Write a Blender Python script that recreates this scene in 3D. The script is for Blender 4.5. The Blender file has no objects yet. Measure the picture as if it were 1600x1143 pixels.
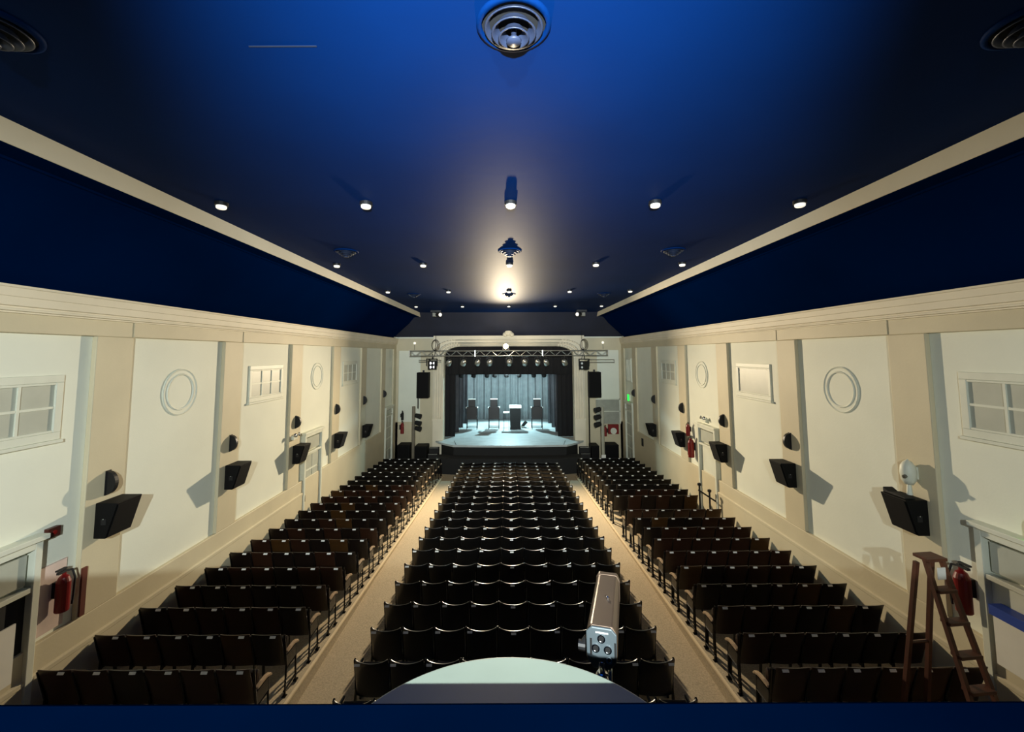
import bpy, bmesh, math, random
from mathutils import Vector, Matrix
random.seed(7)
C = bpy.context.scene.collection
PI = math.pi
def R(a): return math.radians(a)

# ------------------------------------------------------------------ camera
H = 6.37                      # height of the camera above the flat front floor
sc = bpy.context.scene
cam = bpy.data.objects.new('camera', bpy.data.cameras.new('camera')); C.objects.link(cam)
cam.data.sensor_width = 36; cam.data.lens = 675/1600*36
cam.data.shift_x = 0.0041; cam.data.shift_y = -0.0472
cam.data.clip_start = 0.02; cam.data.clip_end = 200
cam.matrix_world = Matrix.Translation((0, 0, H)) @ Matrix.Rotation(R(94.8), 4, 'X') @ Matrix.Rotation(R(-0.2), 4, 'Z')
sc.camera = cam
sc.view_settings.view_transform = 'Standard'; sc.view_settings.look = 'None'
sc.view_settings.gamma = 1; sc.view_settings.use_curve_mapping = False
sc.view_settings.exposure = 0.0
w = bpy.data.worlds.new('world'); sc.world = w; w.use_nodes = True
w.node_tree.nodes['Background'].inputs[0].default_value = (0.01, 0.014, 0.02, 1)
w.node_tree.nodes['Background'].inputs[1].default_value = 0.15

def light(name, kind, loc, target, energy, color, **kw):
    d = bpy.data.lights.new(name, kind); d.energy = energy; d.color = color
    for k, v in kw.items(): setattr(d, k, v)
    o = bpy.data.objects.new(name, d); C.objects.link(o); o.location = loc
    if target is not None:
        o.rotation_euler = (Vector(target)-Vector(loc)).to_track_quat('-Z', 'Y').to_euler()
    return o
X0 = 0.05
WARM = (1.0, 0.82, 0.56)
# the flood light on the truss, burning towards the house
light('flood_light_beam', 'SPOT', (-0.12, 23.55, H+0.42), (0, 10, H-5.2), 10800, WARM, spot_size=R(114), spot_blend=1.0, shadow_soft_size=0.12)
light('flood_light_spill', 'POINT', (-0.12, 23.6, H+0.42), None, 130, WARM, shadow_soft_size=0.12)
# projection room light behind the camera, split for the walls, plus added spots
light('projection_room_light_left', 'SPOT', (-0.3, -3.0, H+1.01), (-6.7, 7.3, H-3.3), 4500, (0.90, 1.0, 0.99), spot_size=R(68), spot_blend=1.0, shadow_soft_size=0.04)
light('projection_room_light_right', 'SPOT', (0.3, -3.0, H+1.01), (6.7, 9.5, H-3.9), 1900, (0.90, 1.0, 0.99), spot_size=R(66), spot_blend=1.0, shadow_soft_size=0.04)
light('added_stage_wall_spot', 'SPOT', (0.0, -3.0, H+1.01), (0, 25.9, H-2.0), 9000, (0.93, 1.0, 0.96), spot_size=R(46), spot_blend=1.0, shadow_soft_size=0.04)  # extra unseen spot, added to brighten the wall around the stage
light('added_ceiling_spot', 'SPOT', (0.0, -1.3, H+0.3), (0, 5.2, H+2.4), 8500, (0.80, 0.92, 1.0), spot_size=R(68), spot_blend=1.0, shadow_soft_size=0.04)  # extra unseen spot, added to brighten the middle of the near ceiling
# stage lights
light('stage_back_light', 'SPOT', (0.0, 32.2, H-0.2), (0, 28.0, H-5), 2900, (0.58, 0.93, 1.0), spot_size=R(110), spot_blend=0.5, shadow_soft_size=0.12)
light('stage_front_light', 'SPOT', (0.0, 26.9, H-0.6), (0, 33.5, H-3.4), 1600, (0.66, 0.93, 1.0), spot_size=R(110), spot_blend=0.8, shadow_soft_size=0.3)

# ------------------------------------------------------------------ helpers
def s2l(c):
    return tuple(((v/12.92) if v <= 0.04045 else ((v+0.055)/1.055)**2.4) for v in (x/255 for x in c))
MATS = {}
def mat(name, rgb, rough=0.6, metal=0.0, var=0.12, scale=3.0, bump=0.0, bscale=60, emit=None, es=1.0, spec=0.5, wood=False, alpha=None, coat=0.0):
    m = bpy.data.materials.new(name); m.use_nodes = True
    nt = m.node_tree; b = nt.nodes['Principled BSDF']
    c = s2l(rgb)
    b.inputs['Roughness'].default_value = rough; b.inputs['Metallic'].default_value = metal
    b.inputs['Specular IOR Level'].default_value = spec
    b.inputs['Coat Weight'].default_value = coat
    tc = nt.nodes.new('ShaderNodeTexCoord'); n = nt.nodes.new('ShaderNodeTexNoise')
    n.inputs['Scale'].default_value = scale; n.inputs['Detail'].default_value = 5
    if wood:
        mp = nt.nodes.new('ShaderNodeMapping'); mp.inputs['Scale'].default_value = (1, 6, 1)
        nt.links.new(tc.outputs['Object'], mp.inputs[0]); nt.links.new(mp.outputs[0], n.inputs['Vector'])
    else:
        nt.links.new(tc.outputs['Object'], n.inputs['Vector'])
    cr = nt.nodes.new('ShaderNodeValToRGB')
    cr.color_ramp.elements[0].position = 0.3; cr.color_ramp.elements[1].position = 0.7
    cr.color_ramp.elements[0].color = tuple(v*(1-var) for v in c)+(1,)
    cr.color_ramp.elements[1].color = tuple(min(1, v*(1+var)) for v in c)+(1,)
    nt.links.new(n.outputs['Fac'], cr.inputs[0]); nt.links.new(cr.outputs[0], b.inputs['Base Color'])
    if bump:
        n2 = nt.nodes.new('ShaderNodeTexNoise'); n2.inputs['Scale'].default_value = bscale; n2.inputs['Detail'].default_value = 3
        nt.links.new(tc.outputs['Object'], n2.inputs['Vector'])
        bp = nt.nodes.new('ShaderNodeBump'); bp.inputs['Strength'].default_value = bump; bp.inputs['Distance'].default_value = 0.02
        nt.links.new(n2.outputs['Fac'], bp.inputs['Height']); nt.links.new(bp.outputs[0], b.inputs['Normal'])
    if emit:
        b.inputs['Emission Color'].default_value = s2l(emit)+(1,); b.inputs['Emission Strength'].default_value = es
    MATS[name] = m
    return m
M_BLUE = mat('blue_ceiling_paint', (2, 31, 77), 0.6, var=0.10, scale=0.5, bump=0.08, bscale=5, spec=0.018)
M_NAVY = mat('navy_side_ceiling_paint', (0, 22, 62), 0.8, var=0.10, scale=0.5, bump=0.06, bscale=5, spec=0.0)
M_CREAM = mat('cream_paint', (224, 214, 190), 0.6, var=0.05, scale=1.2, bump=0.05, bscale=30)
M_BEIGE = mat('beige_paint', (203, 192, 162), 0.6, var=0.06, scale=1.0, bump=0.05, bscale=30)
M_PANEL = mat('pale_wall_paint', (226, 228, 212), 0.65, var=0.04, scale=0.8, bump=0.05, bscale=25)
M_FRAME = mat('white_joinery_paint', (214, 216, 200), 0.5, var=0.05)
M_GREY = mat('grey_pane', (176, 178, 164), 0.45, var=0.06)
M_CARPET = mat('beige_carpet', (186, 168, 138), 0.95, var=0.22, scale=40, bump=0.3, bscale=200)
M_TRIMW = mat('pale_edging', (236, 214, 176), 0.35, var=0.05)
M_BLACK = mat('black_upholstery', (17, 17, 19), 0.30, var=0.2, bump=0.05, bscale=40)
M_BACK = mat('black_seat_shell', (11, 11, 12), 0.28, coat=0.2, spec=0.8, var=0.2)
M_IRON = mat('black_cast_iron', (22, 20, 20), 0.24, metal=0.3)
M_WOOD = mat('brown_varnished_wood', (40, 20, 11), 0.38, var=0.35, scale=2.2, wood=True)
M_WOODL = mat('ochre_varnished_wood', (60, 38, 15), 0.38, var=0.3, scale=2.2, wood=True)
M_WOODD = mat('dark_varnished_wood', (17, 9, 7), 0.38, var=0.35, scale=2.2, wood=True)
M_ARM = mat('highlit_armrest', (186, 160, 130), 0.25, var=0.2)  # pale tone puts the highlight on the curved wooden arm into the colour
M_PLATE = mat('white_number_plate', (240, 240, 235), 0.3, var=0.02)
M_SPK = mat('black_speaker_cabinet', (5, 5, 6), 0.65, bump=0.1, bscale=120, spec=0.2)
M_GRILLE = mat('black_speaker_grille', (4, 4, 5), 0.75, bump=0.3, bscale=300, spec=0.2)
M_DARKM = mat('dark_metal', (34, 34, 36), 0.45, metal=0.4)
M_ALU = mat('bare_aluminium', (205, 205, 198), 0.3, metal=0.85, var=0.05)
M_STAGE = mat('pale_grey_stage_floor', (190, 198, 198), 0.5, var=0.12, scale=2.0)
M_BLACKP = mat('matt_black_paint', (20, 20, 20), 0.8)
M_DRAPE = mat('black_velvet', (26, 24, 25), 0.95)
M_BDRAPE = mat('grey_curtain', (150, 158, 160), 0.9, var=0.1)
M_RED = mat('red_enamel', (120, 16, 16), 0.35)
M_GREEN = mat('green_exit_lens', (20, 190, 60), 0.4, emit=(20, 255, 70), es=1.6)
M_BULB = mat('warm_lamp_lens', (255, 230, 180), 0.3, emit=(255, 226, 160), es=60)
M_WHITEG = mat('white_lamp_glass', (245, 243, 235), 0.3, emit=(255, 248, 232), es=0.75)
M_LED = mat('white_led', (250, 250, 250), 0.3, emit=(255, 255, 255), es=4)
M_DIFF = mat('blue_grey_diffuser_blade', (38, 46, 66), 0.4, metal=0.0, spec=0.3)
M_VOID = mat('black_duct', (6, 6, 8), 0.9)
M_PARAPET = mat('blue_parapet_paint', (0, 12, 38), 0.9, var=0.08, spec=0.0)
M_TABLE = mat('pale_green_tabletop', (150, 164, 152), 0.5, var=0.05, scale=6)
M_BROWNM = mat('bronze_brown_metal', (104, 86, 72), 0.38, metal=0.5)
M_PLATEM = mat('grey_steel_plate', (80, 90, 96), 0.45, metal=0.3)
M_CHROME = mat('chrome', (220, 222, 225), 0.12, metal=1.0, var=0.02)
M_LADDER = mat('reddish_ladder_wood', (88, 50, 34), 0.5, var=0.25, scale=4, wood=True)
M_NOTICE = mat('blue_notice', (40, 70, 160), 0.5)
M_WHITE = mat('white_board', (232, 230, 220), 0.5, var=0.03)
M_PANELG = mat('grey_louvre_panel', (150, 152, 140), 0.6)
M_FIX = mat('old_grey_fitting', (120, 118, 108), 0.4, metal=0.5)

def BM(): return bmesh.new()
def box(bm, x0, x1, y0, y1, z0, z1, M=None):
    vs = [Vector((x, y, z)) for x in (x0, x1) for y in (y0, y1) for z in (z0, z1)]
    if M is not None: vs = [M @ v for v in vs]
    v = [bm.verts.new(p) for p in vs]
    for f in ((0,1,3,2),(4,6,7,5),(0,4,5,1),(2,3,7,6),(0,2,6,4),(1,5,7,3)):
        bm.faces.new([v[i] for i in f])
    return v
def tube(bm, p, q, r, r2=None, n=8, caps=True):
    p = Vector(p); q = Vector(q); r2 = r if r2 is None else r2
    d = (q-p).normalized(); a = d.orthogonal().normalized(); b = d.cross(a)
    A = [bm.verts.new(p+(a*math.cos(2*PI*i/n)+b*math.sin(2*PI*i/n))*r) for i in range(n)]
    B = [bm.verts.new(q+(a*math.cos(2*PI*i/n)+b*math.sin(2*PI*i/n))*r2) for i in range(n)]
    for i in range(n): bm.faces.new((A[i], A[(i+1)%n], B[(i+1)%n], B[i]))
    if caps: bm.faces.new(A[::-1]); bm.faces.new(B)
def path(bm, pts, r, n=6):
    for a, b in zip(pts[:-1], pts[1:]): tube(bm, a, b, r, n=n)
def lathe(bm, prof, n=24, M=None, cap=True):
    """prof: (radius, height) pairs revolved about local z"""
    rings = []
    for (r, z) in prof:
        ring = []
        for i in range(n):
            v = Vector((r*math.cos(2*PI*i/n), r*math.sin(2*PI*i/n), z))
            ring.append(bm.verts.new(M @ v if M is not None else v))
        rings.append(ring)
    for a, b in zip(rings[:-1], rings[1:]):
        for i in range(n): bm.faces.new((a[i], a[(i+1)%n], b[(i+1)%n], b[i]))
    if cap:
        bm.faces.new(rings[0][::-1]); bm.faces.new(rings[-1])
def prism(bm, pts, a0, a1, axis='y', M=None):
    """polygon extruded along an axis: pts are (u,v) in the two other axes in xyz order"""
    def P(u, v, a):
        p = {'x': (a, u, v), 'y': (u, a, v), 'z': (u, v, a)}[axis]
        p = Vector(p); return M @ p if M is not None else p
    A = [bm.verts.new(P(u, v, a0)) for u, v in pts]; B = [bm.verts.new(P(u, v, a1)) for u, v in pts]
    bm.faces.new(A); bm.faces.new(B[::-1]); n = len(pts)
    for i in range(n): bm.faces.new((A[i], B[i], B[(i+1)%n], A[(i+1)%n]))
def obj(name, bm, m, parent=None, bevel=0, smooth=False, segs=2):
    bmesh.ops.recalc_face_normals(bm, faces=bm.faces)
    me = bpy.data.meshes.new(name); bm.to_mesh(me); bm.free()
    for mm in (m if isinstance(m, (list, tuple)) else [m]): me.materials.append(mm)
    o = bpy.data.objects.new(name, me); C.objects.link(o)
    if smooth:
        for p in me.polygons: p.use_smooth = True
    if bevel:
        b = o.modifiers.new('bevel', 'BEVEL'); b.width = bevel; b.segments = segs; b.limit_method = 'ANGLE'
    if parent is not None: o.parent = parent
    return o
def tag(o, label, cat, group=None, kind=None):
    if label: o['label'] = label
    if cat: o['category'] = cat
    if group: o['group'] = group
    if kind: o['kind'] = kind
    return o
def thing(name, label, cat, loc=(0, 0, 0), rz=0, group=None):
    o = bpy.data.objects.new(name, None); C.objects.link(o); o.empty_display_size = 0.1
    o.location = loc; o.rotation_euler = (0, 0, rz)
    return tag(o, label, cat, group)
def struct(name, bm, m, label=None, parent=None, **kw):
    o = obj(name, bm, m, parent, **kw)
    if parent is None: o['kind'] = 'structure'
    if label: o['label'] = label
    return o
def kids(o): return list(o.children)
def dup(root, loc=None, rz=None, label=None, group=None):
    def cp(o, par):
        c = o.copy(); C.objects.link(c); c.parent = par
        for k in list(o.children): cp(k, c)
        return c
    r = cp(root, None)
    if loc is not None: r.location = loc
    if rz is not None: r.rotation_euler = (0, 0, rz)
    if label: r['label'] = label
    if group: r['group'] = group
    return r
ORD = ['first','second','third','fourth','fifth','sixth','seventh','eighth','ninth','tenth','eleventh','twelfth','thirteenth','fourteenth','fifteenth','sixteenth','seventeenth','eighteenth','nineteenth','twentieth','twenty-first','twenty-second']

# ------------------------------------------------------------------ dimensions
W = 6.70              # pier face, from the hall's axis
WI = 6.78             # recessed wall panels
YF = 25.9             # front (proscenium) wall
YB = 0.90             # parapet in front of the camera
ZC = H+0.94           # cornice top
ZP = H+0.31           # top of the wall panels
ZD = H-4.05           # bottom of the wall panels
CFL = [(-1.5, 1.10), (7.33, 0.85), (11.4, 0.735), (23.3, 0.0), (27, 0.0)]     # centre floor profile
SFL = [(-1.5, 1.69), (6.5, 1.155), (22.82, 0.09), (23.3, 0.0)]                # side floor profile
def interp(P, y):
    for (a, b), (c, d) in zip(P[:-1], P[1:]):
        if y <= c: return b+(d-b)*(y-a)/(c-a)
    return P[-1][1]
XE = 3.42             # edge of the side platforms

# ------------------------------------------------------------------ floor
bm = BM()
pts = [(y, z) for y, z in CFL]
for (a, za), (b, zb) in zip(CFL[:-1], CFL[1:]):
    vs = [bm.verts.new(p) for p in ((X0-7.1, a, za), (X0+7.1, a, za), (X0+7.1, b, zb), (X0-7.1, b, zb))]
    bm.faces.new(vs)
    vs = [bm.verts.new(p) for p in ((X0-7.1, a, za-0.4), (X0+7.1, a, za-0.4), (X0+7.1, b, zb-0.4), (X0-7.1, b, zb-0.4))]
    bm.faces.new(vs[::-1])
struct('floor', bm, M_CARPET, 'beige carpeted floor of the stalls sloping down to the stage')
for s, nm in ((-1, 'left'), (1, 'right')):
    bm = BM()
    poly = [(y, z) for y, z in SFL] + [(23.3, -0.3), (-1.5, -0.3)]
    prism(bm, poly, X0+s*XE, X0+s*(WI+0.1), axis='x')
    struct('floor', bm, M_CARPET, 'low raised floor under the %s block of wooden seats' % nm)
    bm = BM()
    for (a, za), (b, zb) in zip(SFL[:-1], SFL[1:]):
        prism(bm, [(a, za-0.02), (b, zb-0.02), (b, zb+0.012), (a, za+0.012)], X0+s*(XE-0.015), X0+s*(XE+0.03), axis='x')
    struct('trim_1' if s < 0 else 'trim_2', bm, M_TRIMW, 'pale edging strip along the %s aisle' % nm)

# ------------------------------------------------------------------ side walls
S0, PER, PW = 7.69, 3.19, 2.50
BAYS = [(S0+PER*k, S0+PER*k+PW) for k in range(-2, 5)]      # k = -2 .. 4
for s, nm in ((-1, 'left'), (1, 'right')):
    def sx(x): return X0+s*x
    bm = BM(); box(bm, sx(WI), sx(WI+0.25), -1.5, YF+0.4, -0.3, ZC+0.1)
    struct('wall_'+nm, bm, M_PANEL, 'pale recessed panels of the %s wall' % nm)
    # piers, dado and frieze
    bm = BM()
    edges = [-1.5]
    for a, b in BAYS: edges += [a, b]
    edges.append(YF+0.05)
    for i in range(0, len(edges), 2):
        a, b = edges[i], edges[i+1]
        if i == len(edges)-2: b = 23.62
        if b > a: box(bm, sx(W), sx(WI), a, b, ZD, ZP)
    box(bm, sx(W), sx(WI), -1.5, YF+0.05, ZP, ZC)
    box(bm, sx(W), sx(WI), -1.5, 23.62, -0.3, ZD)
    box(bm, sx(W), sx(WI), 25.3, YF+0.05, -0.3, ZP)
    struct('trim_%d' % (3 if s < 0 else 4), bm, M_BEIGE, 'beige piers, dado and frieze of the %s wall' % nm, bevel=0.012)
    # frieze boards, joint lines
    bm = BM()
    for k, (a, b) in enumerate(BAYS):
        if k in (2, 3):
            box(bm, sx(W-0.012), sx(W), a-0.02, b+0.30, ZP+0.01, ZP+0.27)
    struct('trim_%d' % (5 if s < 0 else 6), bm, M_BEIGE, 'flat boards over the bays of the %s wall' % nm, bevel=0.004)
    # cornice
    bm = BM()
    prof = [(W, ZC), (W-0.13, ZC), (W-0.13, ZC-0.03), (W-0.115, ZC-0.04), (W-0.10, ZC-0.15), (W-0.088, ZC-0.155), (W-0.08, ZC-0.27),
            (W-0.05, ZC-0.28), (W-0.05, ZC-0.30), (W-0.06, ZC-0.31), (W-0.06, ZC-0.335), (W-0.03, ZC-0.345), (W-0.03, ZC-0.365), (W, ZC-0.37)]
    prism(bm, [(sx(x), z) for x, z in prof], -1.5, YF-0.02, axis='y')
    struct('trim_%d' % (7 if s < 0 else 8), bm, M_CREAM, 'moulded cream cornice along the %s wall' % nm, bevel=0.004)
    # dado cap rail
    bm = BM()
    prism(bm, [(sx(W), H-4.42), (sx(W-0.035), H-4.44), (sx(W-0.035), H-4.50), (sx(W), H-4.53)], -1.5, 14.4, axis='y')
    box(bm, sx(W-0.02), sx(W), -1.5, 14.4, 0.3, H-4.50)
    struct('baseboard_'+nm, bm, M_BEIGE, 'low skirting boards along the %s wall' % nm, bevel=0.004)
    # round plaster medallions in bays
    for k in (2, 4):
        a, b = BAYS[k]
        bm = BM()
        Mx = Matrix.Translation((sx(WI), (a+b)/2+0.02, H-0.75)) @ Matrix.Rotation(-s*PI/2, 4, 'Y')
        lathe(bm, [(0.47, -0.01), (0.47, 0.018), (0.455, 0.026), (0.43, 0.01), (0.375, 0.012), (0.36, 0.03), (0.345, 0.026), (0.33, 0.008), (0.0001, 0.008)], 48, Mx, cap=False)
        struct('trim_%d' % (9+k+(0 if s < 0 else 1)), bm, M_PANEL, 'round plaster medallion in the %s bay of the %s wall' % ({2: 'nearer', 4: 'farther'}[k], nm), smooth=False)

def wall_window(n, s, k, open_dark=False, label=''):
    a, b = BAYS[k]; yc = (a+b)/2; x = WI
    o = bpy.data.objects.new('window_%d' % n, None); C.objects.link(o); o['kind'] = 'structure'; o['label'] = label
    hw, z0, z1 = 0.83, H-1.24, H-0.29
    bm = BM()
    f = 0.11
    def bx(y0, y1, za, zb, d0, d1): box(bm, X0+s*(x-d1), X0+s*(x-d0), y0, y1, za, zb)
    bx(yc-hw, yc+hw, z1-f, z1, -0.01, 0.035); bx(yc-hw, yc+hw, z0, z0+f, -0.01, 0.035)
    bx(yc-hw, yc-hw+f, z0+f, z1-f, -0.01, 0.035); bx(yc+hw-f, yc+hw, z0+f, z1-f, -0.01, 0.035)
    bx(yc-hw-0.03, yc+hw+0.03, z0-0.05, z0, -0.01, 0.06)
    bx(yc-hw+f, yc+hw-f, z1-f-0.035, z1-f, -0.01, 0.03); bx(yc-hw+f, yc+hw-f, z0+f, z0+f+0.035, -0.01, 0.03)
    fr = struct('window_frame', bm, M_FRAME, parent=o, bevel=0.008)
    bm = BM()
    if k != 3 or s < 0:
        wi = 2*(hw-f)
        for j in (1, 2): bx(yc-hw+f+wi*j/3-0.018, yc-hw+f+wi*j/3+0.018, z0+f, z1-f, -0.005, 0.028)
        bx(yc-hw+f, yc+hw-f, (z0+z1)/2-0.018, (z0+z1)/2+0.018, -0.003, 0.025)
        struct('glazing_bar', bm, M_FRAME, parent=o)
        bm = BM()
    bx(yc-hw+f, yc+hw-f, z0+f, z1-f, 0.0, 0.008)
    struct('pane', bm, M_GREY, parent=o)
n = 1
for s, nm in ((-1, 'left'), (1, 'right')):
    for k, w_ in ((1, 'nearest'), (3, 'middle'), (5, 'farthest')):
        wall_window(n, s, k, label='small high window in the %s window bay of the %s wall' % (w_, nm)); n += 1
# slatted vent window at the far end of the right wall
bm = BM()
for j in range(5): box(bm, X0+WI-0.06, X0+WI, 24.0+0.2*j, 24.09+0.2*j, H-1.5, H-0.35)
box(bm, X0+WI-0.08, X0+WI, 23.9, 24.95, H-0.35, H-0.27); box(bm, X0+WI-0.08, X0+WI, 23.9, 24.95, H-1.58, H-1.5)
struct('window_7', bm, M_FRAME, 'vertical slatted vent high at the stage end of the right wall')

# ------------------------------------------------------------------ ceiling
CZ = H+2.36; BX = 5.05; BZ = H+2.12; LZ = H+1.95
bm = BM()
box(bm, X0-BX-0.1, X0+BX+0.1, -1.5, 24.4, CZ, CZ+0.15)
struct('ceiling', bm, M_BLUE, 'blue central ceiling over the hall')
for s, nm in ((-1, 'left'), (1, 'right')):
    bm = BM()
    def sx(x): return X0+s*x
    # soffit strip beneath the fascia, small fillet and the sloping side ceiling
    prism(bm, [(sx(BX+0.012), BZ), (sx(BX+0.34), BZ), (sx(BX+0.34), BZ-0.03), (sx(BX+0.38), BZ-0.03),
               (sx(W-0.0), ZC-0.01), (sx(WI+0.2), ZC-0.01), (sx(WI+0.2), CZ+0.15), (sx(BX+0.012), CZ+0.15)], -1.5, 25.0, axis='y')
    struct('ceiling', bm, M_NAVY, 'blue sloping side ceiling over the %s wall' % nm)
    bm = BM(); box(bm, sx(BX), sx(BX+0.012), -1.5, 24.9, BZ-0.0, CZ)
    struct('trim_%d' % (17 if s < 0 else 18), bm, M_CREAM, 'cream fascia board along the %s edge of the blue ceiling' % nm)

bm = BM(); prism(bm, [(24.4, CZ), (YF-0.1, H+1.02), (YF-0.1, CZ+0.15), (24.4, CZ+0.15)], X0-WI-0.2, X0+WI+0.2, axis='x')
struct('ceiling', bm, mat('hazed_ceiling_blue', (30, 34, 52), 0.7, var=0.15, scale=1.0), 'dark sloping end of the ceiling above the stage opening')  # grey haze over the far ceiling is put into this darker colour
# ceiling lamps
lamp = thing('ceiling_lamp', '', 'ceiling light')
bm = BM(); lathe(bm, [(0.095, 0), (0.095, -0.05), (0.075, -0.055)], 24); obj('housing', bm, M_DARKM, lamp)
bm = BM(); lathe(bm, [(0.074, -0.05), (0.074, -0.085), (0.06, -0.10), (0.0001, -0.104)], 24, cap=False); obj('lamp_glass', bm, M_WHITEG, lamp, smooth=True)
firstl = True
rown = ['nearest', 'second', 'third', 'farthest']; coln = ['far left', 'inner left', 'centre', 'inner right', 'far right']
for r in range(4):
    y = [6.55, 11.1, 15.9, 20.85][r]
    for c in range(5):
        o = lamp if firstl else dup(lamp); firstl = False
        o.location = (X0+(c-2)*2.25, y, CZ)
        o['label'] = 'small round white ceiling lamp, %s of the five in the %s row' % (coln[c], rown[r]); o['group'] = 'round lamps in the blue ceiling'
# ceiling air diffusers
dif = thing('air_diffuser', '', 'ceiling vent')
bm = BM(); lathe(bm, [(0.27, 0.0), (0.27, -0.015), (0.235, -0.03), (0.23, -0.001)], 32, cap=False); obj('outer_ring', bm, M_BLUE, dif, smooth=True)
for i, r in enumerate((0.205, 0.155, 0.105)):
    bm = BM(); z = -0.035-0.035*i
    lathe(bm, [(r-0.035, z+0.06), (r, z), (r+0.008, z-0.004), (r-0.005, z-0.006), (r-0.045, z+0.055)], 32, cap=False); obj('blade', bm, M_DIFF, dif, smooth=True)
bm = BM(); lathe(bm, [(0.02, 0.0), (0.02, -0.11), (0.055, -0.125), (0.05, -0.14), (0.0001, -0.143)], 20, cap=False); obj('centre_button', bm, M_DIFF, dif, smooth=True)
bm = BM(); lathe(bm, [(0.232, -0.001), (0.0001, -0.0015)], 32, cap=False); obj('duct', bm, M_VOID, dif)
fd = True
for r, y in enumerate((2.92, 9.75, 16.9)):
    for c in (-1, 0, 1):
        o = dif if fd else dup(dif); fd = False
        o.location = (X0+c*3.75, y, CZ)
        o['label'] = 'round finned air vent in the ceiling, %s row, %s' % (['nearest', 'middle', 'farthest'][r], ['left', 'centre', 'right'][c+1]); o['group'] = 'round ceiling air vents'
bm = BM(); box(bm, -0.26, 0.26, -0.006, 0.006, -0.004, 0.0)
o = obj('ceiling_seam_strip', bm, M_DIFF); o.location = (-1.72, 3.13, CZ-0.001); tag(o, 'thin pale strip on the ceiling left of the nearest vent', 'strip')

# ------------------------------------------------------------------ front wall and proscenium
ST = H-5.0            # stage floor level
PO = 3.83; PE = 4.45; OT = H+0.45
YP = YF-0.35          # proscenium face
bm = BM()
for s in (-1, 1):
    box(bm, X0+s*PE, X0+s*7.1, YF, YF+0.3, -0.3, ZC+0.3)
struct('wall_front', bm, M_PANEL, 'pale wall either side of the stage opening')
bm = BM()
for s in (-1, 1):
    box(bm, X0+s*6.55, X0+s*W, YF-0.04, YF, 0.0, ZC); 
    box(bm, X0+s*PE, X0+s*6.75, YF-0.06, YF, ZP-0.1, ZC)
    box(bm, X0+s*PE, X0+s*6.75, YF-0.04, YF, -0.2, ZD+0.08)
    box(bm, X0+s*PE, X0+s*5.25, YF-0.045, YF, -0.2, ZC)
struct('trim_19', bm, M_BEIGE, 'beige border, frieze and dado on the stage wall', bevel=0.006)
# proscenium frame : outline with curved upper corners
def arch(halfw, top, rad, n=10):
    pts = []
    for i in range(n+1):
        a = PI-PI/2*i/n; pts.append((-halfw+rad+rad*math.cos(a), top-rad*0.55+rad*0.55*math.sin(a)))
    for i in range(n+1):
        a = PI/2-PI/2*i/n; pts.append((halfw-rad+rad*math.cos(a), top-rad*0.55+rad*0.55*math.sin(a)))
    return pts
bm = BM()
ap = arch(PO, OT, 1.0)
ZT = H+1.08
# side posts
for s in (-1, 1):
    box(bm, X0+s*PO, X0+s*PE, YP, YF+0.3, -0.2, OT-0.55)
# head, built in strips between the arch line and the top
prev = None
full = [(-PO, OT-0.55)] + ap + [(PO, OT-0.55)]
for (xa, za), (xb, zb) in zip(full[:-1], full[1:]):
    if xb-xa > 1e-5:
        prism(bm, [(X0+xa, za), (X0+xb, zb), (X0+xb, ZT), (X0+xa, ZT)], YP, YF+0.3, axis='y')
for s in (-1, 1):
    box(bm, X0+s*PO, X0+s*PE, YP, YF+0.3, OT-0.55, ZT)
struct('trim_20', bm, M_CREAM, 'cream moulded frame around the stage opening')
# concentric mouldings of the arch
bm = BM()
for off, rr in ((0.07, 0.045), (0.22, 0.06), (0.42, 0.035)):
    p = [(x*(PO+off)/PO, z+off*0.9) for x, z in ap]
    path(bm, [Vector((X0+x, YP-0.01, z)) for x, z in [(-(PO+off), H-0.2)]+p+[((PO+off), H-0.2)]], rr, n=8)
struct('trim_21', bm, M_CREAM, 'curved roll mouldings over the stage opening', smooth=True)
# fluted pilasters
for s in (-1, 1):
    bm = BM()
    for j in range(4):
        tube(bm, (X0+s*(PO+0.10+0.14*j), YP-0.005, H-3.75), (X0+s*(PO+0.10+0.14*j), YP-0.005, H-0.2), 0.05, n=10)
    box(bm, X0+s*(PO-0.02), X0+s*(PE+0.05), YP-0.08, YP, H-0.2, H-0.10)
    box(bm, X0+s*(PO-0.05), X0+s*(PE+0.08), YP-0.11, YP, H-0.10, H-0.04)
    box(bm, X0+s*(PO), X0+s*(PE+0.02), YP-0.06, YP, H-3.87, H-3.75)
    struct('trim_%d' % (22 if s < 0 else 23), bm, M_CREAM, 'fluted pilaster at the %s of the stage opening' % ('left' if s < 0 else 'right'))
bm = BM()
for (x, z, r) in ((0, 1.28, 0.22), (-0.2, 1.14, 0.14), (0.2, 1.14, 0.14), (0, 1.5, 0.1)):
    lathe(bm, [(r, 0), (r*0.9, 0.05), (r*0.5, 0.09), (0.0001, 0.1)], 16, Matrix.Translation((X0+x-0.02, YP-0.02, H+z)) @ Matrix.Rotation(PI/2, 4, 'X'), cap=False)
box(bm, X0-0.22, X0+0.18, YP-0.05, YP+0.1, ZT-0.02, ZT+0.25)
struct('trim_24', bm, M_CREAM, 'small plaster crest over the middle of the stage opening', smooth=True)
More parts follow.
